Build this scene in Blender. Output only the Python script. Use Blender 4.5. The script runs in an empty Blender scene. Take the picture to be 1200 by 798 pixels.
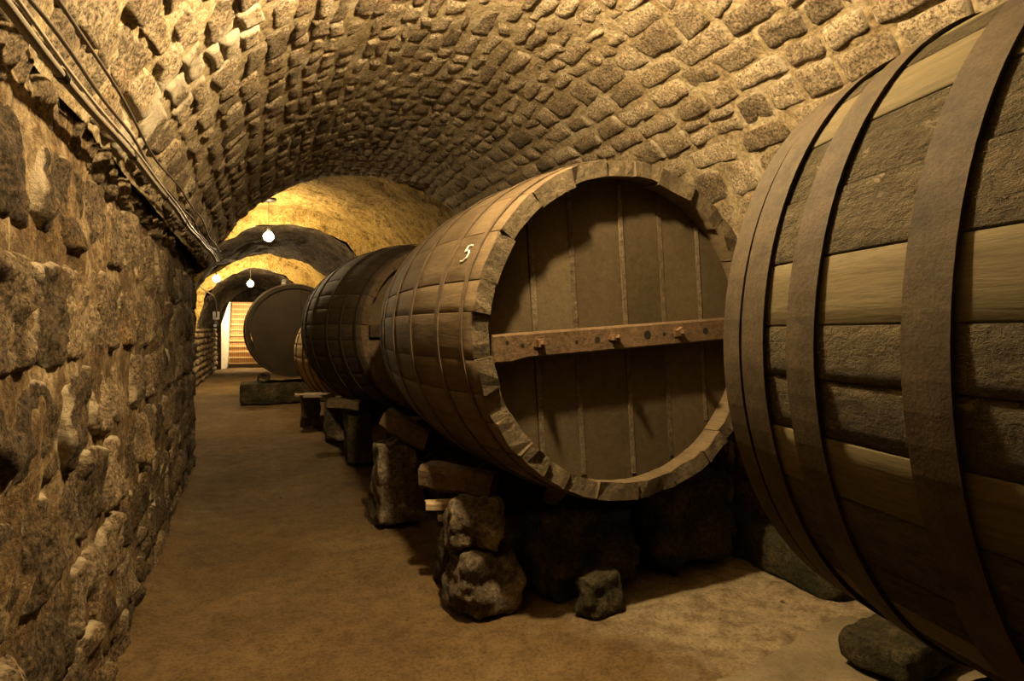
import bpy, bmesh, math, random
from mathutils import Vector, noise, Matrix
random.seed(7)
C = bpy.context.scene.collection
PI = math.pi

# ---------------------------------------------------------------- camera
# world: X = across the tunnel (right +), Y = along the tunnel, Z = up
EYE = 1.5
TH = math.atan(300/700)
cam_d = bpy.data.cameras.new('camera'); cam = bpy.data.objects.new('camera', cam_d); C.objects.link(cam)
cam.location = (0, 0, EYE); cam.rotation_euler = (PI/2, 0, -TH)
cam_d.sensor_width = 36; cam_d.lens = 21.0; cam_d.shift_y = -0.010; cam_d.clip_start = 0.02
bpy.context.scene.camera = cam

# ---------------------------------------------------------------- world, exposure
w = bpy.data.worlds.new('world'); bpy.context.scene.world = w; w.use_nodes = True
w.node_tree.nodes['Background'].inputs[0].default_value = (0, 0, 0, 1)
w.node_tree.nodes['Background'].inputs[1].default_value = 0.0
vs = bpy.context.scene.view_settings
vs.view_transform = 'Standard'; vs.look = 'None'; vs.gamma = 1.0; vs.use_curve_mapping = False
vs.exposure = 0.0
LAMP_COL = (1.0, 0.735, 0.385, 1)      # warm filament bulbs
P_NEAR, P_NEAR2, P_ONE, P_FAR, P_STAIR = 4500, 0, 1080, 1000, 3400   # bulb emission strengths

def proj(p):                         # used only to rank stones by how large they show
    s, c = math.sin(TH), math.cos(TH)
    x = -p[1]*s + p[0]*c; z = p[1]*c + p[0]*s
    if z < .15: return None
    return 600+700*x/z, 387-700*(p[2]-EYE)/z, z

# ---------------------------------------------------------------- material helpers
class NT:
    def __init__(s, name):
        s.m = bpy.data.materials.new(name); s.m.use_nodes = True
        s.t = s.m.node_tree; s.n = s.t.nodes
        s.b = s.n['Principled BSDF']; s.tc = s.n.new('ShaderNodeTexCoord')
        s.b.inputs['Specular IOR Level'].default_value = .25
    def link(s, a, b): s.t.links.new(a, b)
    def map(s, scale):
        n = s.n.new('ShaderNodeMapping'); n.inputs['Scale'].default_value = scale
        s.link(s.tc.outputs['Object'], n.inputs[0]); return n.outputs[0]
    def noise(s, scale, detail=4, rough=.6, vec=None, dist=0):
        n = s.n.new('ShaderNodeTexNoise'); n.inputs['Scale'].default_value = scale
        n.inputs['Detail'].default_value = detail; n.inputs['Roughness'].default_value = rough
        n.inputs['Distortion'].default_value = dist
        s.link(vec if vec else s.tc.outputs['Object'], n.inputs['Vector']); return n.outputs['Fac']
    def voro(s, scale, feat='F1', vec=None):
        n = s.n.new('ShaderNodeTexVoronoi'); n.feature = feat; n.inputs['Scale'].default_value = scale
        s.link(vec if vec else s.tc.outputs['Object'], n.inputs['Vector']); return n.outputs['Distance']
    def ramp(s, fac, stops):
        n = s.n.new('ShaderNodeValToRGB'); cr = n.color_ramp
        while len(cr.elements) < len(stops): cr.elements.new(.5)
        for e, (p, c) in zip(cr.elements, stops):
            e.position = p; e.color = (*c, 1) if isinstance(c, tuple) else (c, c, c, 1)
        s.link(fac, n.inputs[0]); return n.outputs[0]
    def mix(s, fac, a, b, mode='MIX'):
        n = s.n.new('ShaderNodeMix'); n.data_type = 'RGBA'; n.blend_type = mode
        for v, i in ((fac, 0), (a, 6), (b, 7)):
            if isinstance(v, (int, float)): n.inputs[i].default_value = v if i == 0 else (v, v, v, 1)
            elif isinstance(v, tuple): n.inputs[i].default_value = (*v, 1)
            else: s.link(v, n.inputs[i])
        return n.outputs[2]
    def math(s, op, a, b, clamp=False):
        n = s.n.new('ShaderNodeMath'); n.operation = op; n.use_clamp = clamp
        for i, v in enumerate((a, b)):
            if isinstance(v, (int, float)): n.inputs[i].default_value = v
            else: s.link(v, n.inputs[i])
        return n.outputs[0]
    def attr(s, name):
        n = s.n.new('ShaderNodeAttribute'); n.attribute_name = name; return n.outputs['Fac']
    def rnd(s): return s.n.new('ShaderNodeObjectInfo').outputs['Random']
    def bump(s, h, strength, dist, prev=None):
        n = s.n.new('ShaderNodeBump'); n.inputs['Strength'].default_value = strength; n.inputs['Distance'].default_value = dist
        s.link(h, n.inputs['Height'])
        if prev: s.link(prev, n.inputs['Normal'])
        return n.outputs[0]
    def done(s, col=None, rough=.9, nrm=None, spec=None, metal=None):
        if col is not None:
            if isinstance(col, tuple): s.b.inputs['Base Color'].default_value = (*col, 1)
            else: s.link(col, s.b.inputs['Base Color'])
        if isinstance(rough, (int, float)): s.b.inputs['Roughness'].default_value = rough
        else: s.link(rough, s.b.inputs['Roughness'])
        if nrm: s.link(nrm, s.b.inputs['Normal'])
        if spec is not None: s.b.inputs['Specular IOR Level'].default_value = spec
        if metal is not None: s.b.inputs['Metallic'].default_value = metal
        return s.m
M = {}
def stone_mat(name, dark, mid, light, lime, pit=1.0, lime_amt=.5):
    k = NT(name)
    t = k.attr('tint'); e = k.attr('edge'); lm = k.attr('lime')
    n1 = k.noise(3.1, 5, .65); n2 = k.noise(17, 6, .7); n3 = k.noise(70, 4, .7)
    f = k.math('ADD', k.math('MULTIPLY', t, .34), k.math('ADD', k.math('MULTIPLY', n1, .45), k.math('MULTIPLY', n2, .62)))
    f = k.math('SUBTRACT', f, .205)
    col = k.ramp(f, [(.18, dark), (.45, mid), (.72, light)])
    rust = k.ramp(k.noise(2.3, 4, .6, dist=.6), [(.55, 0.0), (.75, .55)])
    col = k.mix(rust, col, k.mix(.5, col, (.42, .22, .06)))
    sp = k.ramp(n3, [(.35, .18), (.5, .82), (.64, 1.45)])
    col = k.mix(1.0, col, sp, 'MULTIPLY')
    lf = k.math('ADD', k.math('ADD', k.math('MULTIPLY', e, lime_amt), lm), k.math('MULTIPLY', k.noise(7, 5, .7), 1.0))
    lf = k.ramp(lf, [(.82, 0.0), (1.0, .95)])
    col = k.mix(lf, col, k.mix(n2, lime, tuple(c*.55 for c in lime)))
    v = k.voro(34)
    b = k.bump(k.noise(9, 6, .7, dist=.4), .55*pit, .05)
    b = k.bump(k.ramp(v, [(0, 0.0), (.45, 1.0)]), .35*pit, .012, b)
    b = k.bump(k.noise(55, 6, .8), .9, .014, b)
    return k.done(col, .95, b, .15)
M['wall_stone'] = stone_mat('dark_rough_wall_stone', (.03, .021, .011), (.10, .070, .039), (.25, .183, .107), (.54, .44, .285), 1.4, .45)
M['vault_stone'] = stone_mat('tan_vault_stone', (.085, .064, .039), (.25, .19, .118), (.44, .35, .228), (.56, .48, .345), 1.0, .42)
def mortar_mat(name, a, b_, c, blot=False):
    k = NT(name)
    n = k.noise(5, 6, .7); n2 = k.noise(40, 5, .7)
    col = k.ramp(n, [(.3, a), (.5, b_), (.7, c)])
    col = k.mix(1.0, col, k.ramp(n2, [(.3, .5), (.6, 1.0)]), 'MULTIPLY')
    if blot: col = k.mix(1.0, col, k.ramp(k.noise(7, 7, .72, dist=.5), [(.36, .38), (.5, 1.0)]), 'MULTIPLY')
    b = k.bump(k.noise(12, 6, .7), .6 if not blot else 1.0, .05 if not blot else .12); b = k.bump(k.noise(60, 5, .7), .6, .012, b)
    return k.done(col, .95, b, .1)
M['mortar_dark'] = mortar_mat('old_wall_mortar', (.035, .022, .010), (.12, .078, .037), (.30, .225, .13))
M['mortar'] = mortar_mat('vault_mortar', (.16, .11, .055), (.36, .28, .16), (.52, .44, .3))
M['plaster'] = mortar_mat('yellow_lime_plaster', (.22, .135, .036), (.45, .305, .095), (.56, .40, .145), True)
M['dark_vault'] = mortar_mat('dark_vault_stone', (.036, .026, .016), (.09, .067, .042), (.18, .135, .086), True)  # darker stone tone for the lower far stretches and the end wall
M['white_plaster'] = mortar_mat('white_stair_plaster', (.7, .66, .56), (.78, .74, .64), (.8, .77, .68))

def earth():
    k = NT('packed_earth_floor')
    n = k.noise(1.3, 5, .6); n2 = k.noise(9, 6, .65); n3 = k.noise(55, 5, .75)
    col = k.ramp(n, [(.3, (.082, .051, .02)), (.55, (.12, .077, .031)), (.75, (.165, .112, .05))])
    col = k.mix(k.ramp(n2, [(.35, .55), (.6, 0.0)]), col, (.052, .032, .013))
    # dusty pale ground beside the barrels
    xy = k.n.new('ShaderNodeSeparateXYZ'); k.link(k.tc.outputs['Object'], xy.inputs[0])
    d = k.math('ADD', k.math('MULTIPLY', k.noise(1.7, 5, .65), 1.6), k.math('MULTIPLY', k.math('SUBTRACT', xy.outputs[0], 1.9), .55))
    col = k.mix(k.ramp(d, [(.5, 0.0), (1.0, .85)]), col, k.ramp(n2, [(.3, (.12, .09, .05)), (.6, (.28, .222, .136))]))
    col = k.mix(1.0, col, k.ramp(n3, [(.3, .5), (.55, 1.1)]), 'MULTIPLY')
    b = k.bump(n2, .7, .035); b = k.bump(n3, .7, .008, b)
    return k.done(col, .92, b, .15)
M['earth'] = earth()

def wood(name, dark, mid, light, grain=1.0, pit=0.0, rough=.82):
    k = NT(name); r = k.rnd()
    off = k.n.new('ShaderNodeCombineXYZ'); k.link(k.math('MULTIPLY', r, 40), off.inputs[1])
    va = k.n.new('ShaderNodeVectorMath'); va.operation = 'ADD'
    k.link(k.tc.outputs['Object'], va.inputs[0]); k.link(off.outputs[0], va.inputs[1])
    def mp(sc):
        n = k.n.new('ShaderNodeMapping'); n.inputs['Scale'].default_value = sc; k.link(va.outputs[0], n.inputs[0]); return n.outputs[0]
    g = k.noise(1.0, 6, .65, mp((26, 1.6, 26)), .6); lg = k.noise(2.2, 5, .6, va.outputs[0]); fine = k.noise(1.0, 4, .7, mp((120, 9, 120)))
    f = k.math('ADD', k.math('MULTIPLY', g, .5), k.math('ADD', k.math('MULTIPLY', lg, .55), k.math('MULTIPLY', r, .18)))
    col = k.ramp(k.math('SUBTRACT', f, .10), [(.25, dark), (.5, mid), (.78, light)])
    col = k.mix(1.0, col, k.ramp(fine, [(.3, .72), (.55, 1.0)]), 'MULTIPLY')
    b = k.bump(g, .3*grain, .012); b = k.bump(fine, .3*grain, .004, b)
    if pit:
        pn = k.ramp(k.noise(1.0, 6, .75, mp((34, 20, 34)), .25), [(.38, 0.0), (.62, 1.0)])
        b = k.bump(pn, pit, .02, b)
        col = k.mix(1.0, col, k.ramp(pn, [(0, .66), (.6, 1.0)]), 'MULTIPLY')
    return k.done(col, rough, b, .14)
M['oak_dark'] = wood('dark_oak', (.05, .034, .018), (.11, .079, .044), (.18, .132, .076))
M['oak_rim'] = wood('worn_oak_end_grain', (.07, .052, .03), (.16, .122, .072), (.27, .21, .13), 1.0, .9)
M['oak_head'] = wood('brown_oak_head', (.038, .028, .014), (.068, .05, .027), (.102, .076, .042), .7)
M['oak_grey'] = wood('smooth_grey_oak', (.066, .052, .026), (.108, .086, .043), (.165, .132, .072), .7)
M['oak_grey_rough'] = wood('pitted_grey_oak', (.06, .046, .023), (.10, .078, .04), (.15, .118, .064), .6, .9)
M['oak_black'] = wood('blackened_oak', (.028, .019, .011), (.062, .043, .026), (.11, .08, .05))
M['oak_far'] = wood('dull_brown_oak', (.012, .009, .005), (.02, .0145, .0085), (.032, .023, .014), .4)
M['oak_pale'] = wood('pale_oak', (.2, .14, .08), (.32, .24, .14), (.42, .32, .2), .7)
M['timber'] = wood('old_timber', (.055, .036, .019), (.12, .083, .046), (.2, .145, .085), 1.0, .4)
M['bar_wood'] = wood('reddish_bar_timber', (.042, .026, .013), (.10, .064, .034), (.175, .113, .062), 1.0, .4)
def iron(name, a, b_, c, bumpy=.35):
    k = NT(name); n = k.noise(11, 6, .7); n2 = k.noise(120, 4, .7)
    col = k.ramp(n, [(.3, a), (.5, b_), (.72, c)]); col = k.mix(1.0, col, k.ramp(n2, [(.3, .6), (.55, 1.0)]), 'MULTIPLY')
    return k.done(col, .8, k.bump(n2, bumpy, .004, k.bump(n, .25, .01)), .2)
M['hoop'] = iron('rusty_hoop_iron', (.03, .021, .011), (.055, .039, .02), (.08, .055, .028))
M['hoop_dark'] = iron('dark_hoop_iron', (.045, .03, .018), (.085, .058, .034), (.13, .088, .05))
M['rust'] = iron('rusty_bolt_iron', (.05, .03, .017), (.11, .064, .033), (.18, .108, .055))
M['hoop_black'] = iron('blackened_hoop_iron', (.018, .013, .008), (.036, .026, .016), (.06, .044, .027))
M['hole'] = NT('bolt_hole_shade').done((.012, .009, .006), .95)  # flat dark colour painted for the shade inside holes
def chalk():
    k = NT('chalk'); return k.done(k.ramp(k.noise(120, 3, .7), [(.35, (.5, .47, .4)), (.55, (.85, .82, .74))]), 1.0)
M['chalk'] = chalk()
def rockm(name, a, b_, c):
    k = NT(name); n = k.noise(5, 6, .7); n2 = k.noise(45, 5, .7)
    col = k.mix(1.0, k.ramp(n, [(.32, a), (.5, b_), (.68, c)]), k.ramp(n2, [(.35, .35), (.6, 1.0)]), 'MULTIPLY')
    return k.done(col, .92, k.bump(n2, .7, .015, k.bump(k.noise(14, 6, .7), .7, .04)), .15)
M['rock'] = rockm('pitted_support_stone', (.05, .036, .022), (.13, .1, .064), (.36, .29, .2))
M['rock_dark'] = rockm('mossy_shaded_stone', (.022, .022, .010), (.05, .042, .02), (.12, .085, .045))
def concrete():
    k = NT('smooth_footing'); n = k.noise(3, 6, .65); n2 = k.noise(50, 4, .7)
    return k.done(k.mix(1.0, k.ramp(n, [(.3, (.11, .085, .05)), (.6, (.19, .15, .09))]), k.ramp(n2, [(.3, .7), (.5, 1.0)]), 'MULTIPLY'), .8, k.bump(n2, .3, .005))
M['concrete'] = concrete()
def simple(name, col, rough=.6, metal=0):
    k = NT(name); n = k.noise(30, 4, .6)
    return k.done(k.mix(n, tuple(c*.7 for c in col), col), rough, None, .4, metal)
M['pvc'] = simple('grey_conduit', (.2, .165, .12), .5)
M['cable'] = simple('dark_cable', (.085, .06, .038), .6)
M['cable_pale'] = simple('pale_cable', (.34, .29, .22), .35)
M['box'] = simple('grey_plastic', (.42, .38, .31), .5)
M['socket'] = simple('black_bakelite', (.02, .018, .016), .5)
M['tread'] = wood('stair_wood', (.38, .25, .12), (.5, .35, .18), (.6, .44, .24), .5)
def riser():
    k = NT('brick_riser'); bt = k.n.new('ShaderNodeTexBrick')
    mp = k.n.new('ShaderNodeMapping'); mp.inputs['Rotation'].default_value = (PI/2, 0, 0); k.link(k.tc.outputs['Object'], mp.inputs[0])
    k.link(mp.outputs[0], bt.inputs['Vector']); bt.offset = 0
    bt.inputs['Color1'].default_value = (.3, .17, .08, 1); bt.inputs['Color2'].default_value = (.38, .23, .11, 1); bt.inputs['Mortar'].default_value = (.2, .115, .055, 1)
    bt.inputs['Scale'].default_value = 1; bt.inputs['Brick Width'].default_value = .075; bt.inputs['Row Height'].default_value = 1.0; bt.inputs['Mortar Size'].default_value = .012
    return k.done(bt.outputs['Color'], .85)
M['riser'] = riser()
def glow(name, strength):
    k = NT(name); k.b.inputs['Emission Color'].default_value = LAMP_COL; k.b.inputs['Emission Strength'].default_value = strength
    return k.done((.9, .85, .7), .3)

# ---------------------------------------------------------------- object helpers
def link_mesh(name, me, mat, parent=None, kind=None):
    o = bpy.data.objects.new(name, me); C.objects.link(o)
    if mat: me.materials.append(mat)
    if parent: o.parent = parent
    if kind: o['kind'] = kind
    return o
def mesh(name, verts, faces, mat, parent=None, smooth=False, kind=None, attrs=None):
    me = bpy.data.meshes.new(name); me.from_pydata(verts, [], faces); me.update()
    if smooth: me.polygons.foreach_set('use_smooth', [True]*len(me.polygons))
    for an, vals in (attrs or {}).items():
        a = me.attributes.new(an, 'FLOAT', 'POINT'); a.data.foreach_set('value', vals)
    return link_mesh(name, me, mat, parent, kind)
def tag(o, label, cat, group=None):
    o['label'] = label; o['category'] = cat
    if group: o['group'] = group
    return o
def empty(name, loc, rz=0):
    o = bpy.data.objects.new(name, None); C.objects.link(o); o.location = loc; o.rotation_euler = (0, 0, rz); o.empty_display_size = .1
    return o
def tube(pts, r, n=8, cap=True):
    V, F = [], []
    for i, p in enumerate(pts):
        p = Vector(p); a = Vector(pts[max(i-1, 0)]); b = Vector(pts[min(i+1, len(pts)-1)])
        d = (b-a).normalized(); up = Vector((0, 0, 1)) if abs(d.z) < .9 else Vector((1, 0, 0))
        x = d.cross(up).normalized(); y = x.cross(d)
        for k in range(n):
            an = 2*PI*k/n; V.append(p+x*(r*math.cos(an))+y*(r*math.sin(an)))
    for i in range(len(pts)-1):
        for k in range(n):
            F.append((i*n+k, i*n+(k+1) % n, (i+1)*n+(k+1) % n, (i+1)*n+k))
    if cap: F += [tuple(range(n))[::-1], tuple(range((len(pts)-1)*n, len(pts)*n))]
    return V, F
def lathe(prof, n=20):            # (r, z) pairs about Z
    V, F = [], []
    for r, z in prof:
        for k in range(n): V.append((r*math.cos(2*PI*k/n), r*math.sin(2*PI*k/n), z))
    for i in range(len(prof)-1):
        for k in range(n): F.append((i*n+k, i*n+(k+1) % n, (i+1)*n+(k+1) % n, (i+1)*n+k))
    F += [tuple(range(n))[::-1], tuple(range((len(prof)-1)*n, len(prof)*n))]
    return V, F
def fr(p, s, seed=0, oct=4):      # fractal noise about 0
    return noise.fractal(Vector((p[0]*s+seed*3.7, p[1]*s+seed*1.9, p[2]*s-seed*2.3)), 1.0, 2.0, oct, noise_basis='PERLIN_ORIGINAL')

# ---------------------------------------------------------------- the tunnel
CX, AX, BZ = 1.27, 1.92, 1.90          # near vault: centre across, half width, rise above the eye
T_LIP = 7.5
PHL = PI-math.asin(.70/BZ)
def wl(t): return -.532-.016*(t-1)     # left wall face
def S_left(u, v, d):                   # u along, v up
    return Vector((wl(u)+d, u, v))
def S_vault(u, v, d):                  # v = arc length from the right springing
    ph = v/1.91
    n = Vector((math.cos(ph)/AX, 0, math.sin(ph)/BZ)).normalized()
    return Vector((CX+AX*math.cos(ph), u, EYE+BZ*math.sin(ph)))-n*d
def S_right(u, v, d): return Vector((CX+AX-d, u, v))
VMAX = PHL*1.91

def base_surface(name, S, u0, u1, v0, v1, nu, nv, mat, amp=.02, sc=3, lift=.0):
    V, F = [], []
    for i in range(nu+1):
        for j in range(nv+1):
            u = u0+(u1-u0)*i/nu; v = v0+(v1-v0)*j/nv
            p = S(u, v, 0); V.append(S(u, v, amp*fr(p, sc, 3)+amp*.7*fr(p, sc*3.5, 8)+lift))
    for i in range(nu):
        for j in range(nv):
            a = i*(nv+1)+j; F.append((a, a+1, a+nv+2, a+nv+1))
    return mesh(name, V, F, mat, None, True, 'structure')

def stone_layout(u0, u1, v0, v1, rowh, lenf, jit, rng):
    cells = []; v = v0; r = 0
    while v < v1-.02:
        h = rowh(v, rng); 
        if v+h > v1-.05: h = v1-v
        u = u0-rng.random()*.3
        while u < u1:
            L = lenf(v, rng); ue = min(u+L, u1)
            if u1-ue < .1: ue = u1
            hj = lambda: rng.uniform(-jit, jit)
            if h > .15 and L < .3 and rng.random() < .10 and ue-u > .12:      # now and then two thin stones
                m = v+h*rng.uniform(.4, .6)
                cells.append((u, ue, v, m, [hj()*.5 for _ in range(8)])); cells.append((u, ue, m, v+h, [hj()*.5 for _ in range(8)]))
            else: cells.append((u, ue, v, v+h, [hj() for _ in range(8)]))
            u = ue
        v += h; r += 1
    return cells
def stone_geo(S, cell, rng, gap, dep, namp, lime=None, n_override=None):
    u0, u1, v0, v1, j = cell
    g = gap*rng.uniform(.6, 1.5)
    q = [(u0+g+j[0]*.6, v0+g+j[1]), (u1-g+j[2]*.6, v0+g+j[3]), (u1-g+j[4]*.6, v1-g+j[5]), (u0+g+j[6]*.6, v1-g+j[7])]
    cu, cv = (u0+u1)/2, (v0+v1)/2; P = proj(S(cu, cv, 0))
    size = 0
    if P and -150 < P[0] < 1350 and -150 < P[1] < 900: size = 700*math.sqrt((u1-u0)*(v1-v0))/P[2]
    if n_override: na, nb = n_override
    else:
        na = max(5, min(26, int(size*math.sqrt((u1-u0)/(v1-v0))/5.5))); nb = max(4, min(22, int(size*math.sqrt((v1-v0)/(u1-u0))/5.5)))
    if callable(dep): dep, namp = dep(cv)
    d0 = dep*rng.uniform(.55, 1.25); tu, tv = rng.uniform(-.35, .35)*dep, rng.uniform(-.45, .45)*dep
    sd = rng.random()*50; tint = rng.random(); pw = rng.uniform(4, 11); sh = rng.uniform(9, 22)
    V, F, E_, L_ = [], [], [], []
    for a in range(na+1):
        for b in range(nb+1):
            x, y = 2*a/na-1, 2*b/nb-1
            # denser near the edges, so that the stone turns the corner
            x = math.copysign(1-(1-abs(x))**1.35, x); y = math.copysign(1-(1-abs(y))**1.35, y)
            s, t = (x+1)/2, (y+1)/2
            u = (q[0][0]*(1-s)+q[1][0]*s)*(1-t)+(q[3][0]*(1-s)+q[2][0]*s)*t
            v = (q[0][1]*(1-s)+q[1][1]*s)*(1-t)+(q[3][1]*(1-s)+q[2][1]*s)*t
            p = S(u, v, 0)
            w1 = fr(p, 7, sd, 3); w2 = fr(p, 7, sd+9, 3)
            u += w1*.035*gap/.012; v += w2*.03*gap/.012
            m = (abs(x)**pw+abs(y)**pw)**(1/pw); m = min(m, 1.0)
            prof = 1-m**sh
            d = -.03+(.03+d0+tu*x+tv*y)*prof
            d += (fr(p, 5, sd, 4)*namp+fr((p.x, p.y, p.z*.6), 15, sd, 4)*namp*.6)*min(1, prof*1.6)
            V.append(S(u, v, d)); E_.append(max(0, (m-.72)/.28)); L_.append(lime(p, sd) if lime else 0)
    for a in range(na):
        for b in range(nb):
            i = a*(nb+1)+b; F.append((i, i+1, i+nb+2, i+nb+1))
    return size, V, F, dict(tint=[tint]*len(V), edge=E_, lime=L_)
def lay_stones(parent, S, cells, mat, rng, gap, dep, namp, limit=300, lime=None, name='stone', stuff='far_stones'):
    G = [stone_geo(S, c, rng, gap, dep, namp, lime) for c in cells]
    G.sort(key=lambda g: -g[0])
    for g in G[:limit]:
        if g[0] > 0: mesh(name, g[1], g[2], mat, parent, True, None, g[3])
    rest = [g for g in G[limit:]]+[g for g in G[:limit] if g[0] <= 0]
    if rest:
        V, F = [], []; A = dict(tint=[], edge=[], lime=[])
        for g in rest:
            o = len(V); V += g[1]; F += [tuple(i+o for i in f) for f in g[2]]
            for k in A: A[k] += g[3][k]
        mesh(stuff, V, F, mat, parent, True, 'stuff', A)

rng = random.Random(21)
wall_left = base_surface('wall_left', S_left, -3, T_LIP, -.1, 2.28, 170, 50, M['mortar_dark'], .020, 3, .002)
cells = stone_layout(-.5, T_LIP, -.05, 2.2, lambda v, r: r.uniform(.22, .34), lambda v, r: r.uniform(.22, .52), .035, rng)
def lime_wall(p, sd):
    return max(0, .22*fr(p, 1.6, 11, 2))
lay_stones(wall_left, S_left, cells, M['wall_stone'], rng, .008, .020, .034, 300, lime_wall)

ceiling = base_surface('ceiling', S_vault, -3, T_LIP, -.02, VMAX+.02, 190, 100, M['mortar'], .010, 3, -.005)
def vrow(v, r):
    f = v/VMAX
    if f < .22: return r.uniform(.19, .27)
    if f < .38: return r.uniform(.14, .2)
    if f < .78: return r.uniform(.09, .14)
    return r.uniform(.13, .2)
def vlen(v, r):
    f = v/VMAX
    if f < .25: return r.uniform(.28, .55)
    if f < .4: return r.uniform(.2, .4)
    if f < .78: return r.uniform(.14, .34)
    return r.uniform(.16, .38)
def lime_vault(p, sd):
    f = 0
    if p.x < .5: f += max(0, .55-abs(p.y-2.95+.25*fr(p, 2, 4, 2))*2.2)*(.5-p.x)*1.5     # plastered seam on the left haunch
    if p.x > 1.6: f += max(0, .10*(p.x-1.6))
    return f+max(0, .1*fr(p, .9, 5, 2))
cells = stone_layout(-.5, T_LIP, 0, VMAX, vrow, vlen, .016, rng)
cells = [(a, b, c, d, [x*(1 if c < .36*VMAX else 2.2) for x in j]) for a, b, c, d, j in cells]
lay_stones(ceiling, S_vault, cells, M['vault_stone'], rng, .004, lambda v: (.016, .020) if v < .36*VMAX else ((.0065, .012) if v < .8*VMAX else (.009, .016)), 0, 300, lime_vault)

wall_right = base_surface('wall_right', S_right, -3, T_LIP, -.1, EYE+.03, 60, 20, M['mortar_dark'], .03)
cells = stone_layout(.3, 6.0, -.05, EYE, lambda v, r: r.uniform(.22, .32), lambda v, r: r.uniform(.3, .55), .025, rng)
lay_stones(wall_right, S_right, cells, M['wall_stone'], rng, .010, .03, .03, 300)

# farther stretches of the tunnel: (t, centre, half width, rise, springing height over the eye)
def stretch(idx, secs, mat, matw, amp):
    amp *= 1.5
    """vault object, and left and right wall objects, over stations secs = [(t, cx, a, b), ...]"""
    NA = 44; V, F = [], []; cols = []
    st = []
    for (s0, s1) in zip(secs[:-1], secs[1:]):
        n = max(1, int((s1[0]-s0[0])/.12))
        for i in range(n): 
            f = i/n; st.append(tuple(a*(1-f)+b*f for a, b in zip(s0, s1)))
    st.append(secs[-1])
    for (t, cx, a, b) in st:
        for k in range(NA+1):
            ph = PI*k/NA; p = Vector((cx+a*math.cos(ph), t, EYE+b*math.sin(ph)))
            n = Vector((math.cos(ph), 0, math.sin(ph)))
            V.append(p-n*(amp*(fr(p, 1.6, idx, 4)+.5*fr(p, 6, idx, 4))))
    for i in range(len(st)-1):
        for k in range(NA): a = i*(NA+1)+k; F.append((a, a+1, a+NA+2, a+NA+1))
    mesh('ceiling', V, F, mat, None, True, 'structure')
    for side, nm in ((1, 'wall_right'), (-1, 'wall_left')):
        V, F = [], []; NZ = 12
        for (t, cx, a, b) in st:
            for k in range(NZ+1):
                z = -.1+(EYE+.12)*k/NZ; p = Vector((cx+side*a, t, z)); V.append(p+Vector((-side*amp*fr(p, 2.5, idx, 4), 0, 0)))
        for i in range(len(st)-1):
            for k in range(NZ): a = i*(NZ+1)+k; F.append((a, a+1, a+NZ+2, a+NZ+1))
        mesh(nm, V, F, matw, None, True, 'structure')
S1e = (T_LIP, CX, AX, BZ)
stretch(2, [S1e, (T_LIP+.01, .75, 2.3, 2.28), (11.9, .6, 2.2, 2.28), (11.91, .55, 1.92, 1.97)], M['plaster'], M['mortar_dark'], .05)
stretch(3, [(11.91, .55, 1.92, 1.97), (16.0, .33, 1.9, 1.90)], M['dark_vault'], M['mortar_dark'], .06)
stretch(4, [(16.0, .33, 1.9, 1.90), (16.01, .2, 2.0, 2.25), (18.5, .1, 1.9, 2.2), (18.51, .05, 1.55, 1.75)], M['plaster'], M['mortar_dark'], .05)
stretch(5, [(18.51, .05, 1.55, 1.75), (25.3, .1, 1.5, 1.6)], M['dark_vault'], M['mortar_dark'], .05)
# coursed blocks of the far left wall, too small to pick apart
rng = random.Random(5)
def S_far(u, v, d): return Vector((-1.50+.01*(u-18.5)+d+.03, u, v))
cells = stone_layout(15.5, 25.2, 0, 1.55, lambda v, r: r.uniform(.15, .19), lambda v, r: r.uniform(.25, .5), .012, rng)
fw = [o for o in bpy.data.objects if o.name.startswith('wall_left')][-1]
G = [stone_geo(S_far, c, rng, .012, .05, .02, None, (5, 4)) for c in cells]
V, F = [], []; A = dict(tint=[], edge=[], lime=[])
for g in G:
    o = len(V); V += g[1]; F += [tuple(i+o for i in f) for f in g[2]]
    for k in A: A[k] += g[3][k]
mesh('block_courses', V, F, M['wall_stone'], fw, True, 'stuff', A)

# wall behind the camera and end wall with the stair opening
def box_geo(x0, x1, y0, y1, z0, z1):
    V = [(x0, y0, z0), (x1, y0, z0), (x1, y1, z0), (x0, y1, z0), (x0, y0, z1), (x1, y0, z1), (x1, y1, z1), (x0, y1, z1)]
    return V, [(0, 3, 2, 1), (4, 5, 6, 7), (0, 1, 5, 4), (1, 2, 6, 5), (2, 3, 7, 6), (3, 0, 4, 7)]
mesh('wall_back', *box_geo(-1.2, 3.6, -3.2, -3.0, -.1, 3.7), M['mortar_dark'], None, False, 'structure')
# end wall as a slab with an opening whose upper left corner is cut off
OL, OR, OT = -1.23, .75, 2.60
T_END = 25.3
out = [(-2.2, -.1), (OL, -.1), (OL, 1.75), (OL+.28, OT), (OR, OT), (OR, -.1), (2.2, -.1), (2.2, 3.6), (-2.2, 3.6)]
bm = bmesh.new()
f = bm.faces.new([bm.verts.new((x, T_END, z)) for x, z in out])
ex = bmesh.ops.extrude_face_region(bm, geom=[f]); bmesh.ops.translate(bm, vec=(0, .35, 0), verts=[v for v in ex['geom'] if isinstance(v, bmesh.types.BMVert)])
bmesh.ops.triangulate(bm, faces=[f for f in bm.faces if len(f.verts) > 4]); bmesh.ops.recalc_face_normals(bm, faces=bm.faces)
me = bpy.data.meshes.new('wall_end'); bm.to_mesh(me); bm.free(); link_mesh('wall_end', me, M['dark_vault'], None, 'structure')
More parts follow.
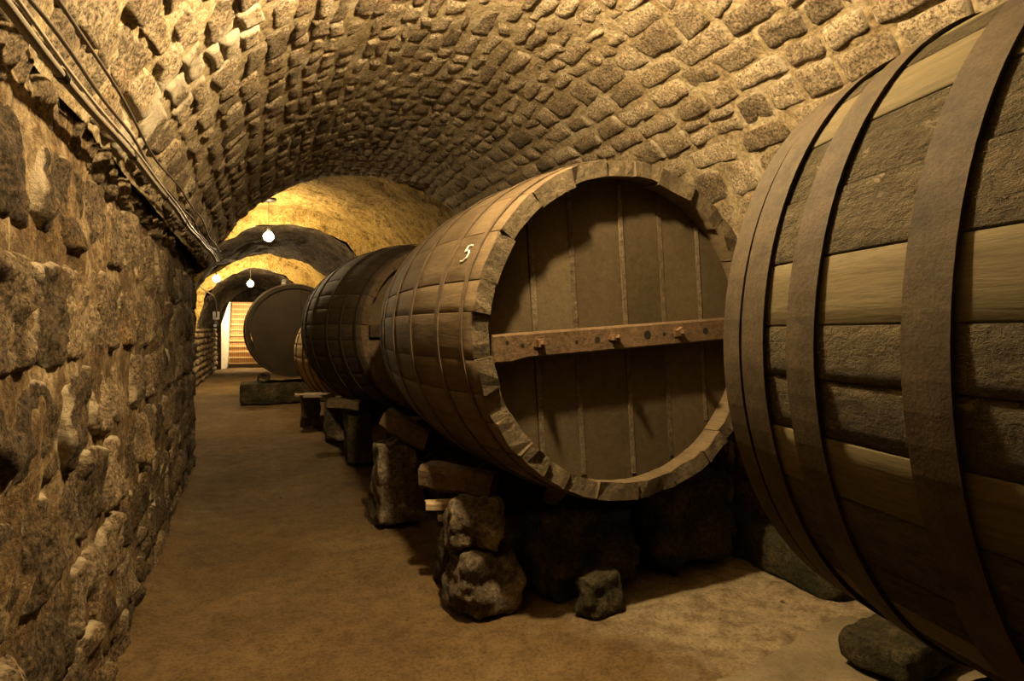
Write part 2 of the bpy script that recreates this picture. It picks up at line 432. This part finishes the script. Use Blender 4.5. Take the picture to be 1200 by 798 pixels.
# stairwell shell
sp = [(-1.45, T_END+.3), (-1.235, T_END+.3), (-1.02, T_END+.75), (-1.02, 31), (-1.45, 31)]
mesh('wall_stair_left', [(x, y, -.1) for x, y in sp]+[(x, y, 6) for x, y in sp], [(0, 1, 2, 3, 4), (9, 8, 7, 6, 5)]+[(i, i+5, (i+1) % 5+5, (i+1) % 5) for i in range(5)], M['white_plaster'], None, False, 'structure')
mesh('wall_stair_right', *box_geo(.8, 1.0, T_END+.05, 31, -.1, 6), M['white_plaster'], None, False, 'structure')
mesh('wall_stair_end', *box_geo(-1.45, 1.0, 31, 31.2, -.1, 6), M['white_plaster'], None, False, 'structure')
mesh('ceiling_stair', *box_geo(-1.45, 1.0, T_END+.3, 31.2, 5.6, 5.8), M['white_plaster'], None, False, 'structure')

# ---------------------------------------------------------------- floor
def floor_h(x, y):
    p = (x, y, 0); h = .02*fr(p, 1.1, 1, 4)+.016*fr(p, 5, 2, 4)
    if y < T_LIP: h += .07*math.exp(-max(0, x-wl(y))/.10)          # swept-up earth along the wall
    h += .03*math.exp(-max(0, 3.15-x)/.15)
    return h
V, F = [], []
ys = []; y = -3.0
while y < 26: ys.append(y); y += .045 if 1.0 < y < 5 else (.09 if y < 9 else .22)
ys.append(26)
NX = 96; X0, X1 = -2.1, 3.45
for y in ys:
    for i in range(NX+1): x = X0+(X1-X0)*i/NX; V.append((x, y, floor_h(x, y)))
for j in range(len(ys)-1):
    for i in range(NX): a = j*(NX+1)+i; F.append((a, a+1, a+NX+2, a+NX+1))
mesh('floor', V, F, M['earth'], None, True, 'structure')

# ---------------------------------------------------------------- stairs
st = empty('staircase', (-.2, 26.05, 0))
tag(st, 'wooden staircase with dark risers climbing out of the cellar past the white wall', 'staircase')
mesh('bottom_step', *box_geo(-.80, .98, -.05, .45, .0, .16), M['timber'], st)
mesh('bottom_tread', *box_geo(-.80, .98, -.08, .45, .16, .20), M['tread'], st)
for k in range(14):
    z0 = .20+.225*k; y0 = .10+.285*k
    mesh('riser', *box_geo(-.76, .98, y0, y0+.06, z0, z0+.17), M['riser'], st)
    mesh('tread', *box_geo(-.76, .98, y0-.04, y0+.32, z0+.17, z0+.225), M['tread'], st)
sg = [(-.84, .02, .2), (-.84, 4.2, 3.45), (-.84, 4.2, 3.1), (-.84, .45, .0)]
mesh('stringer', [(x+.04, y, z) for x, y, z in sg]+[(x+.08, y, z) for x, y, z in sg], [(0, 1, 2, 3), (7, 6, 5, 4), (0, 4, 5, 1), (1, 5, 6, 2), (2, 6, 7, 3), (3, 7, 4, 0)], M['oak_pale'], st)

# ---------------------------------------------------------------- barrels
def barrel(label, front, R, Rb, L, yaw=0, roll=0, hoops=(), stave_mats=('oak_dark',), widths=(.15, .24), thick=.075, chime=.13,
           boards=6, head_mat='oak_head', hoop_mat='hoop', seed=1, ragged=.0, rim_mat=None, lift=.0, board_edges=None, rough_rim=0.0, bar=None, end_bar=False):
    rg = random.Random(seed); l, t, z = front
    dx, dy = -math.sin(yaw), math.cos(yaw)
    root = empty('wine_barrel', (l+dx*L/2, t+dy*L/2, z-Rb), yaw); tag(root, label, 'barrel', None)
    def rad(s): q = 2*s-1; return R+(Rb-R)*(1-q*q)
    def P(s, an, r): return (r*math.cos(an), (s-.5)*L, Rb+r*math.sin(an))
    ws = []; tot = 0
    while tot < 2*PI*Rb-.06: wd = rg.uniform(*widths); ws.append(wd); tot += wd
    k = 2*PI/tot; a = PI+.09+roll
    for i, wd in enumerate(ws):
        a1 = a+wd*k; NS, NW = 18, 5; ga = .0008/Rb
        e0 = rg.uniform(-1, .6)*ragged; e1 = rg.uniform(-1, 1)*ragged*.5; dr = rg.uniform(-.0018, .0018); th = thick*rg.uniform(.92, 1.06) if ragged else thick
        V, F = [], []
        for layer in (0, 1):
            for m in range(NS+1):
                s = m/NS
                s_ = -e0/L+(1+e0/L+e1/L)*s
                for n in range(NW+1):
                    f = (0, .025, .3, .7, .975, 1)[n]; an = a+ga+(a1-a-2*ga)*f
                    bev = .003*(n in (0, NW))
                    r = rad(s)+dr-bev if layer == 0 else rad(s)-th
                    p = Vector(P(s_, an, r))
                    if rough_rim and m in (0,):
                        q = (p.x*1.0, i*3.1, p.z); rr = rough_rim*fr(q, 14, seed, 3)
                        p.y += rr; p.x += .35*fr((p.x, 7, p.z), 16, seed+3, 2)*rough_rim; p.z += .35*fr((p.x, 3, p.z), 16, seed+5, 2)*rough_rim
                    V.append(p)
        W = NW+1; Q = (NS+1)*W
        for m in range(NS):
            for n in range(NW):
                b = m*W+n; F.append((b, b+W, b+W+1, b+1)); F.append((Q+b, Q+b+1, Q+b+W+1, Q+b+W))
        rim0 = len(F)
        for n in range(NW):
            F.append((n, n+1, Q+n+1, Q+n)); b = NS*W+n; F.append((b, Q+b, Q+b+1, b+1))
        rim1 = len(F)
        for m in range(NS):
            b = m*W; F.append((b, Q+b, Q+b+W, b+W)); b = m*W+NW; F.append((b, b+W, Q+b+W, Q+b))
        o = mesh('stave', V, F, M[stave_mats[i % len(stave_mats)]], root)
        o.data.polygons.foreach_set('use_smooth', [j < rim0 for j in range(len(F))])
        if rim_mat:
            o.data.materials.append(M[rim_mat])
            for j in range(rim0, rim1): o.data.polygons[j].material_index = 1
        a = a1
    for (s0, s1, ht) in hoops:                                     # positions in metres from the front end
        V, F = [], []; N = 96; u = s0/L, s1/L; wob = rg.random()*9
        for j in range(N):
            an = 2*PI*j/N; wv = .004*math.sin(an*2+wob)/L
            q0, q1 = rad(u[0])+.0035, rad(u[1])+.0035
            for (s, r) in ((u[0]+wv, q0), (u[0]+wv, q0+ht), ((u[0]+u[1])/2+wv, rad((u[0]+u[1])/2)+.0035+ht), (u[1]+wv, q1+ht), (u[1]+wv, q1)): V.append(P(s, an, r))
        for j in range(N):
            for n in range(5):
                b, c = j*5, ((j+1) % N)*5; F.append((b+n, c+n, c+(n+1) % 5, b+(n+1) % 5))
        mesh('hoop', V, F, M[hoop_mat], root)
    # heads
    for end in (0, 1):
        yy = -L/2+chime if end == 0 else L/2-chime
        ri = rad(chime/L)-thick+.012
        edges = board_edges if (board_edges and end == 0) else [-1+2*i/boards for i in range(boards+1)]
        cr, sr = math.cos(roll), math.sin(roll)
        for x0, x1 in zip(edges[:-1], edges[1:]):
            g = .003/ri; xa, xb = x0+g, x1-g; N = 8
            top = [(xa+(xb-xa)*i/N) for i in range(N+1)]
            pts = [(x*ri, math.sqrt(max(0, 1-min(1, x*x)))*ri) for x in top]+[(x*ri, -math.sqrt(max(0, 1-min(1, x*x)))*ri) for x in reversed(top)]
            if abs(x0) > .999: pts = [p for i, p in enumerate(pts) if i != len(pts)-1]
            if abs(x1) > .999: pts = [p for i, p in enumerate(pts) if i != N+1]
            dv = rg.uniform(-.003, .003); n = len(pts); V = []; sgn = 1 if end == 0 else -1
            for (x, zz) in pts: V.append((x*cr-zz*sr, yy+dv, Rb+x*sr+zz*cr))
            for (x, zz) in pts: V.append((x*cr-zz*sr, yy+sgn*.045, Rb+x*sr+zz*cr))
            F = [tuple(range(n)), tuple(range(2*n-1, n-1, -1))]+[(i, n+i, n+(i+1) % n, (i+1) % n) for i in range(n)]
            if sgn < 0: F = [f[::-1] for f in F]
            o = mesh('head_board', V, F, M[head_mat], root)
    root['_r'] = 0; del root['_r']
    return root, rad, P

# foreground barrel, running past the camera
B1_R, B1_Rb, B1_L, B1_END = .88, .985, 2.3, 1.33
b1, rad1, P1 = barrel('huge grey oak barrel with broad rusty hoops above the smooth footing slab', (2.12, B1_END-B1_L, 1.47), B1_R, B1_Rb, B1_L, 0, 0,
    [(x0, x1, .009) for x0, x1 in ((2.225, 2.298), (2.134, 2.222), (1.955, 2.043), (1.640, 1.735), (.56, .65), (.26, .345), (.002, .16))],
    ('oak_grey_rough', 'oak_grey', 'oak_grey_rough', 'oak_grey_rough', 'oak_grey'), (.10, .20), .075, .12, 6, 'oak_grey', 'hoop', 11)
# barrel with the chalked 5
ROLL5 = .065
b5, rad5, P5 = barrel('big dark oak barrel chalked with a 5 and a bolted bar across its head', (1.806, 2.6, 1.50), .885, .955, 2.25, 0, ROLL5,
    [(.115, .15, .005), (.42, .475, .005), (.91, .965, .005), (1.40, 1.455, .005), (1.9, 1.945, .005), (2.1, 2.15, .005)],
    ('oak_dark',), (.15, .30), .088, .15, 6, 'oak_head', 'hoop_dark', 4, .028, 'oak_rim', 0, [-1, -.62, -.33, .06, .38, .70, 1], .022)
for x in (-.62, -.33, .06, .38, .70):
    ri = .80; x0 = x*ri; hgt = math.sqrt(1-x*x)*ri-.01; cq, sq = math.cos(ROLL5), math.sin(ROLL5)
    V, F = box_geo(x0-.012, x0+.014, 0, .05, -hgt, hgt)
    V = [(a*cq-c*sq, -1.125+.1445+b, .955+a*sq+c*cq) for a, b, c in V]
    mesh('joint_strip', V, F, M['oak_rim'], b5)
# the bolted bar and the chalk number
bw, bh, bd = .775, .062, .11
cr, sr = math.cos(ROLL5), math.sin(ROLL5)
def bp(x, y, z): return (x*cr-z*sr, -1.125+.15-y, .955+x*sr+z*cr-.035)
prof = [(-bw, -bh*1.25), (-bw, bh), (bw, bh), (bw, -bh), (-bw+.17, -bh), (-bw+.09, -bh*1.3)]
def barv(e): return [bp(x, .002, z) for x, z in prof]+[bp(x, bd-.012, z) for x, z in prof]+[bp(x*(1-.008), bd, z*.86) for x, z in prof]
n = len(prof); Fb = [tuple(range(n))[::-1], tuple(range(2*n, 3*n))]
for i in range(n):
    for L_ in (0, 1): Fb.append((L_*n+i, L_*n+(i+1) % n, (L_+1)*n+(i+1) % n, (L_+1)*n+i))
bar5 = mesh('head_bar', barv(0), Fb, M['bar_wood'], b5)
bar5['label'] = 'reddish timber bar with iron bolts'
def bolt(x, z, parent):
    V, F = [], []
    # square plate washer, nut and threaded end, turned at random
    ph = random.uniform(.1, 1.2)
    def ring(r, y, nn, ph): return [bp(x+r*math.cos(ph+2*PI*i/nn), y, z+r*math.sin(ph+2*PI*i/nn)) for i in range(nn)]
    secs = [ring(.036, bd-.002, 4, ph), ring(.036, bd+.006, 4, ph), ring(.026, bd+.006, 4, ph+.4), ring(.026, bd+.036, 4, ph+.4), ring(.013, bd+.036, 4, ph), ring(.013, bd+.066, 4, ph)]
    for s in secs: V += s
    for i in range(len(secs)-1):
        for k in range(4): F.append((i*4+k, i*4+(k+1) % 4, (i+1)*4+(k+1) % 4, (i+1)*4+k))
    F.append((20, 21, 22, 23)); mesh('bolt', V, F, M['rust'], parent)
for x in (-.53, -.10, .31, .66): bolt(x, .008, bar5)
for x, z, r in ((-.70, .02, .010), (-.62, 0, .010), (-.32, -.004, .009), (-.20, .0, .016), (.11, .004, .022), (.22, .0, .010), (.50, .0, .018)):
    V = [bp(x+r*math.cos(2*PI*i/10), y, z+r*math.sin(2*PI*i/10)) for y in (bd-.01, bd+.0015) for i in range(10)]
    mesh('hole_shade_disc', V, [tuple(range(10, 20))]+[(i, (i+1) % 10, 10+(i+1) % 10, 10+i) for i in range(10)], M['hole'], bar5)  # dark discs drawn on the bar as the shade of open holes
# chalk 5: strokes laid on the curved staves (a = along the barrel towards the camera, h = up round the staves)
five = [(.030, .045), (.000, .043), (-.010, .010), (.005, .017), (.022, .012), (.030, -.006), (.026, -.028), (.008, -.044), (-.016, -.042)]
an0 = PI-math.radians(25); y5 = .27
pts = []
for (a, h) in five:
    s = (y5-a*1.5)/2.25; r = rad5(s)+.004; pts.append(P5(s, an0-h/r, r))
dense = []
for p, q in zip(pts[:-1], pts[1:]):
    for i in range(4): dense.append(Vector(p).lerp(Vector(q), i/4))
dense.append(Vector(pts[-1]))
V, F = tube(dense, .0042, 6); ch = mesh('chalk_number', V, F, M['chalk'], b5); ch['label'] = 'white chalk figure 5'

b3, rad3, P3 = barrel('blackened oak barrel with narrow hoops behind the barrel chalked 5', (1.87, 6.3, 1.50), .91, 1.02, 2.25, math.radians(11), .02,
    [(.10, .15, .008), (.42, .47, .008), (.8, .85, .008), (1.4, 1.45, .008), (1.8, 1.85, .008), (2.1, 2.15, .008)],
    ('oak_black',), (.16, .26), .08, .14, 5, 'oak_dark', 'hoop_black', 9, .014, 'timber', 0, None, .012)
V, F = box_geo(-.80, .80, -1.125+.05, -1.125+.139, 1.02-.07, 1.02+.055); mesh('head_bar', V, F, M['oak_black'], b3)
b4, rad4, P4 = barrel('smaller pale oak barrel squeezed between two dark barrels', (1.60, 9.25, 1.13), .80, .88, 1.9, math.radians(6), 0,
    [(.02, .08, .006), (.3, .35, .006), (.62, .67, .006), (1.2, 1.25, .006), (1.6, 1.65, .006), (1.8, 1.86, .006)],
    ('oak_pale',), (.14, .22), .06, .1, 6, 'oak_dark', 'hoop_dark', 15)
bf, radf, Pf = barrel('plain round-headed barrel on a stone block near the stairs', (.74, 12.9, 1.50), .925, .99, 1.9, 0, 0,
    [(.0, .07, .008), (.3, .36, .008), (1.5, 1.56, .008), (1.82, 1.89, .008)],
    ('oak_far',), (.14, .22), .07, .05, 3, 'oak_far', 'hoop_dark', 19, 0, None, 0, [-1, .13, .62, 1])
V, F = lathe([(.035, 0), (.04, .03), (.03, .06), (.045, .075), (.02, .10)], 10)
V = [Vector(v)*1.3+Vector((-.20, -.35, .99+math.sqrt(.975**2-.2**2)-.01)) for v in V]
o = mesh('bung', V, F, M['box'], bf); o['label'] = 'pale bung'

# ---------------------------------------------------------------- supports
def rock(name, c, size, mat, label, cat, seed, rz=0, amp=.05, group=None, round_=.55, sub=5):
    bm = bmesh.new(); bmesh.ops.create_cube(bm, size=2)
    bmesh.ops.subdivide_edges(bm, edges=bm.edges, cuts=2**sub//2-1 if sub < 6 else 15, use_grid_fill=True)
    R_ = Matrix.Rotation(rz, 3, 'Z')
    for v in bm.verts:
        p = v.co.copy(); m = (abs(p.x)**4+abs(p.y)**4+abs(p.z)**4)**.25
        q = p*(1-round_)+p/m*round_
        q = Vector((q.x*size[0], q.y*size[1], q.z*size[2]))
        nn = p.normalized()
        q += nn*(amp*fr(q, 4.5, seed, 3)+amp*.45*fr(q, 13, seed, 4))
        q = R_ @ q
        v.co = q+Vector((0, 0, size[2]))
    zmin = min(v.co.z for v in bm.verts)
    me = bpy.data.meshes.new(name); bm.to_mesh(me); bm.free()
    me.polygons.foreach_set('use_smooth', [True]*len(me.polygons))
    o = link_mesh(name, me, M[mat]); o.location = (c[0], c[1], c[2]-zmin-.01)
    return tag(o, label, cat, group)
def beam(name, c, size, rot, mat, label, cat, seed, group=None, cham=.18):
    """hand-hewn timber: eight-sided section with wandering edges, along local X"""
    rg = random.Random(seed); V, F = [], []; N = 9
    sec = [(-1, -1+cham*2), (-1+cham*2, -1), (1-cham*2, -1), (1, -1+cham*2), (1, 1-cham*2), (1-cham*2, 1), (-1+cham*2, 1), (-1, 1-cham*2)]
    for i in range(N+1):
        x = -size[0]+2*size[0]*i/N
        for (y, z) in sec:
            p = Vector((x, y*size[1], z*size[2])); V.append(p+Vector((.02*fr(p, 7, seed, 2) if i in (0, N) else 0, .012*fr(p, 6, seed, 3), .012*fr(p, 6, seed+4, 3))))
    for i in range(N):
        for k in range(8): F.append((i*8+k, i*8+(k+1) % 8, (i+1)*8+(k+1) % 8, (i+1)*8+k))
    F += [tuple(range(8))[::-1], tuple(range(N*8, N*8+8))]
    o = mesh(name, V, F, M[mat]); o.location = c; o.rotation_euler = rot
    return tag(o, label, cat, group)
# under the barrel chalked 5
rock('support_stone', (1.11, 3.02, .0), (.17, .15, .15), 'rock', 'pale-edged lower stone under the front of the barrel chalked 5', 'stone', 3, .2, .06)
rock('support_stone', (1.08, 3.05, .335), (.14, .14, .13), 'rock', 'hollowed upper stone under the front of the barrel chalked 5', 'stone', 8, -.3, .06)
rock('support_stone', (1.77, 3.12, .0), (.32, .20, .235), 'rock_dark', 'mossy dark boulder under the middle of the barrel chalked 5', 'stone', 5, .1, .08)
rock('support_stone', (2.50, 3.15, .0), (.31, .22, .26), 'rock_dark', 'black boulder under the barrel chalked 5, against the far wall', 'stone', 6, 0, .08)
rock('support_stone', (1.66, 2.73, .0), (.12, .07, .10), 'rock_dark', 'small broken stone in front of the mossy dark boulder', 'stone', 12, .3, .04)  # dark material stands in for the shade this stone lies in
beam('timber_chock', (1.12, 3.40, .61), (.22, .10, .07), (0, math.radians(6), math.radians(-38)), 'timber', 'thick rounded timber chock wedged under the barrel chalked 5', 'timber', 2)
beam('wood_offcut', (1.07, 3.34, .478), (.17, .045, .027), (0, 0, math.radians(-20)), 'oak_pale', 'short pale offcut packed under the thick timber chock', 'timber', 3)
beam('wood_offcut', (1.12, 3.33, .412), (.16, .05, .020), (0, 0, math.radians(-12)), 'timber', 'thin dark offcut packed beneath the short pale one', 'timber', 4)
rock('stone_pillar', (.98, 4.62, .0), (.145, .17, .305), 'rock', 'tall crusted stone pillar under the rear of the barrel chalked 5', 'stone', 21, 0, .045, None, .3)
rock('support_stone', (1.75, 4.65, .0), (.50, .2, .25), 'rock_dark', 'long dark stone behind the crusted pillar', 'stone', 22, 0, .06)
beam('timber_chock', (1.06, 4.52, .745), (.19, .11, .075), (0, math.radians(28), math.radians(-25)), 'timber', 'timber chock tilted on top of the crusted stone pillar', 'timber', 5)
rock('support_stone', (1.12, 3.40, .0), (.15, .12, .185), 'rock_dark', 'dark packing stone under the stacked offcuts', 'stone', 23, 0, .025)
# under the blackened barrel
rock('stone_pillar', (1.06, 6.90, .0), (.14, .15, .30), 'rock_dark', 'dark squared pillar under the front of the blackened barrel', 'stone', 31, 0, .03, None, .25)
beam('support_beam', (.90, 6.74, .69), (.17, .12, .05), (0, math.radians(6), math.radians(-20)), 'timber', 'hewn beam laid across the dark squared pillar', 'timber', 6)
rock('stone_pillar', (.97, 8.35, .0), (.12, .14, .30), 'rock', 'squared pillar under the rear of the blackened barrel', 'stone', 32, 0, .03, None, .25)
beam('support_plank', (.76, 8.20, .645), (.20, .10, .028), (0, 0, math.radians(-4)), 'oak_pale', 'pale plank jutting from the squared pillar towards the aisle', 'plank', 7)
# under the pale barrel
rock('stone_pillar', (.77, 9.75, .0), (.13, .16, .24), 'rock', 'low squared pillar under the pale barrel', 'stone', 33, 0, .03, None, .25)
beam('support_plank', (.72, 9.66, .515), (.18, .10, .020), (0, 0, .05), 'oak_pale', 'pale plank lying on the low squared pillar', 'plank', 8)
rock('support_stone', (1.75, 9.8, .0), (.5, .18, .11), 'rock_dark', 'long dark stone under the pale barrel', 'stone', 34, 0, .04)
# under the far barrel
rock('plinth_block', (.62, 13.35, .0), (.92, .40, .215), 'rock_dark', 'wide dark masonry block carrying the barrel near the stairs', 'stone', 41, 0, .03, None, .2)
rock('support_stone', (.14, 13.2, .465), (.11, .1, .07), 'rock', 'pale wedge stone between the masonry block and the barrel near the stairs', 'stone', 42, .3, .03)
rock('support_stone', (1.9, 6.95, .0), (.5, .18, .19), 'rock_dark', 'long dark stone behind the dark squared pillar', 'stone', 35, 0, .05)
# under the foreground barrel
rock('support_stone', (2.12, .95, .045), (.55, .16, .20), 'rock_dark', 'wide stone under the huge grey barrel', 'stone', 51, 0, .03)
rock('support_stone', (2.12, -.55, .0), (.55, .16, .235), 'rock_dark', 'wide stone under the end of the huge grey barrel away from the others', 'stone', 52, 0, .03)
rock('stone_block', (2.62, 1.75, .045), (.24, .15, .07), 'rock_dark', 'low dark block on the floor below the huge grey barrel', 'block', 53, .1, .02, None, .5)
# plinth along the right wall and the smooth footing
rock('wall_plinth', (2.99, 2.88, .0), (.11, .62, .13), 'rock_dark', 'low dark stone ledge along the foot of the wall between the barrels', 'ledge', 54, 0, .03, None, .25)
V, F = [], []; edge = []
outl = [(1.45, 1.72), (1.8, 1.98), (2.1, 2.02), (2.45, 2.12), (2.86, 2.18), (2.9, 1.5), (2.9, .2), (1.5, .2)]
for i, (x, y) in enumerate(outl):
    x2, y2 = outl[(i+1) % len(outl)]
    for k in range(6):
        f = k/6; px, py = x+(x2-x)*f, y+(y2-y)*f; edge.append((px+.02*fr((px, py, 0), 5, 2, 3), py+.03*fr((px, py, 0), 5, 6, 3)))
n = len(edge); V = [(x, y, -.03) for x, y in edge]+[(x, y, .018) for x, y in edge]
F = [tuple(range(n, 2*n))]+[(i, (i+1) % n, n+(i+1) % n, n+i) for i in range(n)]
tag(mesh('footing_slab', V, F, M['concrete']), 'smooth grey footing slab set in the floor under the huge grey barrel', 'slab')['kind'] = 'structure'

# ---------------------------------------------------------------- cables on the left wall
def run(name, off, dz, r, amp, f, mat, label, seed, t0=.6, t1=T_LIP-.02):
    rgx = random.Random(seed); pts = []; N = 70
    for i in range(N+1):
        t = t0+(t1-t0)*i/N; s = (t-1.8)/5.7
        z = EYE+.695+.12*s+dz+amp*math.sin(t*f+seed)+amp*.6*math.sin(t*f*2.3+seed*2)
        pts.append((CX-AX*math.sqrt(1-((z-EYE)/BZ)**2)+off, t, z))
    V, F = tube(pts, r, 8); root = mesh(name, V, F, M[mat], None, True); tag(root, label, 'cable')
    return root, pts
pipe, pp = run('electrical_conduit', .070, -.03, .0125, .006, 2.0, 'pvc', 'thick grey conduit running along the top of the rough stone wall', 1)
for i in (4, 13, 22, 31, 40, 50, 60):
    V, F = tube([Vector(pp[i])+Vector((0, -.016, 0)), Vector(pp[i])+Vector((0, .016, 0))], .0165, 10); mesh('clip', V, F, M['socket'], pipe)
run('power_cable', .060, .020, .006, .011, 2.6, 'cable', 'thin dark cable strung just above the thick grey conduit', 2)
run('power_cable', .060, .075, .0055, .012, 1.9, 'cable', 'thin slack dark cable sagging along the vault above the other cable', 5)
run('power_cable', .097, -.03, .005, .006, 2.0, 'cable_pale', 'pale shiny cable clipped to the thick grey conduit', 1)
pts = [(-1.42, 17.6, 2.72), (-1.30, 18.2, 2.60), (-1.09, 18.62, 2.46), (-1.09, 19.1, 2.38), (-1.1, 19.6, 2.36), (-1.14, 20.6, 2.2), (-1.18, 21.6, 2.04), (-1.20, 22.1, 1.95)]
V, F = tube(pts, .022, 6); tag(mesh('power_cable', V, F, M['cable'], None, True), 'dark cable looping down the far vault to the junction box', 'cable')
jb = empty('junction_box', (-1.22, 22.2, 1.86)); tag(jb, 'small grey junction box on the far wall above the block courses', 'box')
V, F = box_geo(-.10, .10, -.05, .05, 0, .26); mesh('body', V, F, M['box'], jb)
V, F = box_geo(-.085, .085, -.06, -.05, .02, .24); mesh('cover', V, F, M['box'], jb)
sk = empty('wall_socket', (-1.25, 22.2, 1.66)); tag(sk, 'round dark switch below the small grey junction box', 'switch')
V, F = lathe([(.10, 0), (.10, .04), (.06, .06)], 16); V = [(x, -z, y) for x, y, z in V]; mesh('base', V, F, M['socket'], sk)
V, F = lathe([(.05, .055), (.05, .09), (.03, .10)], 12); V = [(x, -z, y) for x, y, z in V]; mesh('knob', V, F, M['box'], sk)

# ---------------------------------------------------------------- lamps
def pendant(x, t, zb, zc, power, label, r=.055, rose_shadow_r=.045):
    root = empty('pendant_lamp', (x, t, zb)); tag(root, label, 'lamp', None)
    V, F = lathe([(rose_shadow_r*.6, zc-zb-.02), (rose_shadow_r, zc-zb), (rose_shadow_r, zc-zb+.05), (.02, zc-zb+.06)], 16); mesh('rose_shadow_disc', V, F, M['socket'], root)  # ceiling mount; the widened one stands in for a lamp's shadow
    V, F = tube([(0, 0, r+.05), (.004, 0, (zc-zb)*.5), (0, 0, zc-zb-.005)], .006, 6); mesh('cord', V, F, M['cable'], root)
    V, F = lathe([(.022, r*.8), (.03, r+.005), (.026, r+.055), (.01, r+.07)], 14); mesh('lamp_holder', V, F, M['socket'], root)
    V, F = lathe([(.004, -r), (r*.5, -r*.87), (r*.87, -r*.5), (r, 0), (r*.87, r*.45), (r*.5, r*.8), (r*.36, r*.95)], 20)
    mesh('bulb', V, F, glow('lit_bulb', power), root, True)
def vault_z(x): return EYE+BZ*math.sqrt(1-((x-CX)/AX)**2)
pendant(.77, 2.06, 3.08, vault_z(.77)-.03, P_NEAR, 'lit bare bulb hanging over the aisle by the rough stone wall')
pendant(.20, 11.15, EYE+1.62, EYE+2.24, P_ONE, 'lit bare bulb on a long cord under the yellow plastered vault', .085, .13)  # wide dark disc at the cord top imitates the lamp's ceiling shadow
pendant(-.93, 17.0, EYE+1.315, EYE+1.78, P_FAR, 'lit bare bulb close to the left haunch of the far vault', .085)
pendant(-.14, 17.8, EYE+1.27, EYE+2.2, P_FAR, 'lit bare bulb hanging in front of the stairs', .085)
pendant(-.2, 26.0, 3.0, 5.62, P_STAIR, 'lit bare bulb above the staircase', .08)

# ---------------------------------------------------------------- pebbles
rg = random.Random(77)
for i in range(26):
    x, y = rg.uniform(.0, 2.7), rg.uniform(1.9, 6.5)
    s = rg.uniform(.006, .014); bm = bmesh.new(); bmesh.ops.create_icosphere(bm, subdivisions=1, radius=s)
    for v in bm.verts: v.co *= 1+.3*fr(v.co, 60, i, 2); v.co.z *= .6
    me = bpy.data.meshes.new('pebble'); bm.to_mesh(me); bm.free()
    o = link_mesh('pebble', me, M['rock']); o.location = (x, y, floor_h(x, y)+s*.35)
    tag(o, 'small loose pebble lying on the earth floor', 'pebble', 'loose pebbles on the floor')
